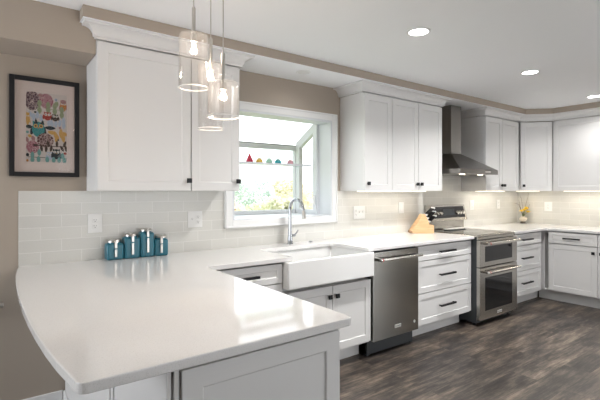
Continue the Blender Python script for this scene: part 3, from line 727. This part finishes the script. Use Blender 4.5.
# ------------------------------------------------------------------ canisters
def canister(label, x, w, h, d=.088, rz=0, y=3.02):
    t = thing('canister', label, 'canister', (x, y, .9145), rz, 'teal ceramic canisters')
    put('jar_body', MB().box(-w/2, w/2, -d/2, d/2, 0, h), 'teal', t, bevel=.013, smooth=True, seg=4)
    put('jar_neck', MB().lathe([(w*.40, h-.002), (w*.40, h+.008)], (0, 0, 0), 24), 'teal', t, smooth=True)
    put('jar_lid', MB().lathe([(w*.41, h+.0085), (w*.41, h+.020), (w*.36, h+.026), (.0005, h+.027)], (0, 0, 0), 24), 'nickel', t, smooth=True)
    o = put('clasp', MB().box(-.009, .009, -d/2-.010, -d/2-.001, h-.030, h+.012).box(-.009, .009, -d/2-.008, -d*.2, h+.006, h+.014), 'nickel', t, bevel=.003)
    put('clasp_boss', MB().lathe([(.016, 0), (.016, .008), (.008, .012)], (0, -d/2+.002, h-.045), 16, axis='y'), 'teal', o, smooth=True)
    put('spoon_handle', MB().box(-.008, .008, -d/2-.012, -d/2-.007, max(.018, h*.2), h-.036), 'nickel', o, bevel=.002)
canister('shortest teal canister at the left end of the row', .686, .106, .108)
canister('second teal canister from the left, medium height', .794, .102, .142)
canister('tallest teal canister, third from the left', .895, .094, .170)
canister('short teal canister at the right end of the row', .996, .096, .118, .084, R(-8))

# ------------------------------------------------------------------ knife block and knives
KO = (3.826, 2.925, .9145); KR = R(-34)
t = thing('knife_block', 'light wooden slanted knife block on the counter left of the range', 'knife block', KO, KR)
pf = [(-.135, .016), (-.130, 0), (.112, 0), (.112, .085), (.068, .096), (.020, .205), (-.004, .207)]
put('block', MB().profile(pf, -.058, .058), 'wood', t, bevel=.003)
put('front_foot', MB().box(.056, .1155, -.0595, .0595, .0005, .088), 'wood', t, bevel=.002)
put('end_grain', MB().profile([(-.1375, .018), (-.133, .001), (-.120, .001), (-.127, .027)], -.0582, .0582), 'wood_edge', t)
dirv = Vector((.74, 0, .67)).normalized()
M['pommel'] = mat('steel_pommel', (.72, .72, .72), .35, .5)
for i in range(3):
    for j in range(4):
        s0 = Vector((.0285+.0165*i, -.042+.028*j, .186-.036*i)); Lh = (.115, .11, .095)[i]
        base_ = Vector(KO)+Matrix.Rotation(KR, 3, 'Z')@(s0+dirv*.004)
        kn = thing('kitchen_knife', 'black-handled knife standing in the wooden knife block', 'knife', base_, KR, 'knives in the wooden block')
        put('handle', MB().tube([dirv*.022, dirv*(.035), dirv*(Lh-.012), dirv*Lh], [.0062, .0075, .0082, .0065], 8), 'black', kn, smooth=True)
        put('bolster', MB().tube([dirv*.0, dirv*.022], .0066, 8), 'pommel', kn, smooth=True)
        put('end_cap', MB().tube([dirv*Lh, dirv*(Lh+.016)], .0085, 8), 'pommel', kn, smooth=True)

# ------------------------------------------------------------------ flowers in the corner
VO = (6.135, 2.95, .9145)
t = thing('flower_vase', 'small shell-white vase on a dark base in the tiled corner', 'vase', VO)
put('vase_base', MB().lathe([(.034, 0), (.034, .02), (.024, .026)], (0, 0, 0), 18), mat('vase_base', (.13, .11, .09), .5), t, smooth=True)
put('vase_body', MB().lathe([(.024, .026), (.044, .042), (.050, .060), (.040, .078), (.025, .090), (.028, .097), (.024, .097), (.020, .085)], (0, 0, 0), 20), mat('shell_white', (.84, .78, .68), .35), t, smooth=True)
put('shell', MB().ball((.046, -.016, .066), .022, .018), mat('shell_white_small', (.76, .70, .60), .35), t, smooth=True)
random.seed(3)
fl = [(-.07, -.05, .185), (-.01, -.05, .21), (.025, -.06, .155), (.045, -.03, .195), (-.115, -.035, .17)]
for i, (fx, fy, fz) in enumerate(fl):
    k = thing('yellow_flower', 'yellow blossom on a stem in the shell-white vase', 'flower', (VO[0], VO[1], VO[2]+.10), 0, 'yellow flowers in the vase')
    put('stem', MB().tube([(0, 0, -.02), (fx*.5, fy*.5, (fz-.1)*.6), (fx, fy, fz-.1)], .0025, 6), mat('stem_green', (.14, .2, .05), .6), k)
    mb = MB()
    for a in range(10):
        an = a*.6283; rr = .046
        for tier, (tl, s_) in enumerate(((.25, 1), (.85, .75))):
            an2 = an + tier*.31
            c0 = Vector((fx, fy, fz-.1)); dv = Vector((math.cos(an2)*math.cos(tl), math.sin(an2)*math.cos(tl), math.sin(tl)))*rr*s_
            side = Vector((-math.sin(an2), math.cos(an2), 0))*.017*s_
            mb.add([tuple(c0), tuple(c0+dv*.6+side), tuple(c0+dv), tuple(c0+dv*.6-side)], [(0, 1, 2, 3)])
    pb = put('petals', mb, mat('yellow_petal', (1, .72, .02), .6), k)
    put('flower_center', MB().ball((fx, fy, fz-.092), .011), mat('flower_center', (.70, .34, .01), .7), k, smooth=True)
tw = [((-.16, -.02, .27), (-.25, .0, .29)), ((-.03, .0, .30), (-.05, .02, .40)), ((.06, -.02, .30), (.10, -.03, .43)), ((.08, -.04, .22), (.13, -.05, .36)), ((-.09, .0, .25), (-.10, .01, .33))]
for i, (a, b_) in enumerate(tw):
    a = Vector(a); b_ = Vector(b_)
    k = tag(put('dry_twig', MB().tube([(0, 0, -.01), a*.45+Vector((.008, 0, -.05)), a-Vector((0, 0, .1)), (a+b_)*.5+Vector((.012, 0, -.1)), b_-Vector((0, 0, .1))], [.003, .0028, .0025, .002, .0012], 6), 'bark', loc=(VO[0], VO[1], VO[2]+.10)), 'thin bare twig rising out of the flower vase', 'twig', 'bare twigs in the vase')

# ------------------------------------------------------------------ rail at the left edge
t = thing('wall_rail', 'round brushed metal rail end low on the tan wall at left', 'rail', (-.2, 3.03, .703))
put('bar', MB().lathe([(.0005, -.45), (.014, -.448), (.016, -.442), (.016, .272), (.0145, .279), (.0005, .281)], (0, 0, 0), 16, axis='x'), 'nickel', t, smooth=True)
for x in (-.35, .05): put('bracket', MB().lathe([(.009, -.045), (.009, 0.0)], (x, .014, 0), 12, axis='y').lathe([(.025, -.0455), (.025, -.040)], (x, .014, 0), 16, axis='y'), 'nickel', t, smooth=True)

# ------------------------------------------------------------------ outdoors
struct('ground', MB().box(-30, 70, 3.3, 90, -3.2, -3.0), 'lawn')
def leafmat(name, c1, c2):
    m = mat(name, c1, .7); noise_col(m, c1, c2, .9, 2, lo=.4, hi=.6); n, l, b = nodes(m)
    tr = n.new('ShaderNodeBsdfTranslucent'); mx = n.new('ShaderNodeMixShader'); mx.inputs[0].default_value = .45
    l.new(b.inputs['Base Color'].links[0].from_socket, tr.inputs[0]); l.new(b.outputs[0], mx.inputs[1]); l.new(tr.outputs[0], mx.inputs[2])
    l.new(mx.outputs[0], n['Material Output'].inputs[0]); return m
LM = dict(blue=leafmat('blue_green_leaves', (.34, .44, .38), (.42, .50, .44)), lime=leafmat('yellow_green_leaves', (.58, .61, .40), (.66, .64, .44)),  # leaf colours lightened to carry the overexposed haze outdoors
          gold=leafmat('golden_leaves', (.70, .63, .45), (.65, .63, .50)), orange=leafmat('orange_leaves', (.74, .56, .40), (.70, .62, .45)), pale=leafmat('overexposed_green_leaves', (.58, .62, .46), (.68, .67, .52)))
def tree(label, px, y, top, rx, rz, kind, seed, n=4200):
    rng = random.Random(seed); th = R(36.531); u = (px-300)/423
    dx = math.sin(th)+u*math.cos(th); dy = math.cos(th)-u*math.sin(th); x = dx*y/dy
    base_ = (x, y, -3.0); t = thing('tree', label, 'tree', base_, 0, 'autumn trees outside the window')
    zc = top+3.0-rz
    put('trunk', MB().tube([(0, 0, 0), (.06, 0, zc*.5), (0, .05, zc)], [.22, .17, .08], 8), 'bark', t, smooth=True)
    cl = [(rng.uniform(-.75, .75)*rx, rng.uniform(-.75, .75)*rx, zc+rng.uniform(-.8, .72)*rz, rng.uniform(.3, .5)*rx) for _ in range(22)]
    mb = MB()
    for i in range(n):
        cx_, cy_, cz_, r_ = rng.choice(cl)
        d = Vector((rng.gauss(0, 1), rng.gauss(0, 1), rng.gauss(0, 1))).normalized()*r_*rng.uniform(.6, 1)
        c0 = Vector((cx_, cy_, cz_))+d; s_ = rng.uniform(.07, .125)
        a = Vector((rng.gauss(0, 1), rng.gauss(0, 1), rng.gauss(0, 1))).normalized(); b_ = a.orthogonal().normalized()
        mb.add([tuple(c0-a*s_), tuple(c0+b_*s_*.5), tuple(c0+a*s_), tuple(c0-b_*s_*.5)], [(0, 1, 2, 3)])
    put('foliage', mb, LM[kind], t)
tree('tall blue-green tree seen through the left of the window', 256, 26, 2.75, 2.3, 2.6, 'blue', 1)
tree('rounded yellow-green tree low in the middle of the window', 263, 17, 1.55, 1.5, 1.7, 'lime', 2)
tree('small orange tree seen low behind the left of the window', 232, 13.5, 1.1, .75, 1.2, 'orange', 3)
tree('pale golden tree seen left of the window corner post', 290, 19, 2.3, 1.1, 2.0, 'gold', 4)
tree('pale green tree behind the faucet in the window', 279, 14, 1.25, .6, 1.2, 'pale', 5)
tree('orange and gold tree seen through the right side casement', 313, 21, 2.2, 1.3, 2.3, 'orange', 6)
tree('pale green far tree behind the blue-green one in the window', 240, 34, 2.4, 2.4, 2.6, 'pale', 8)
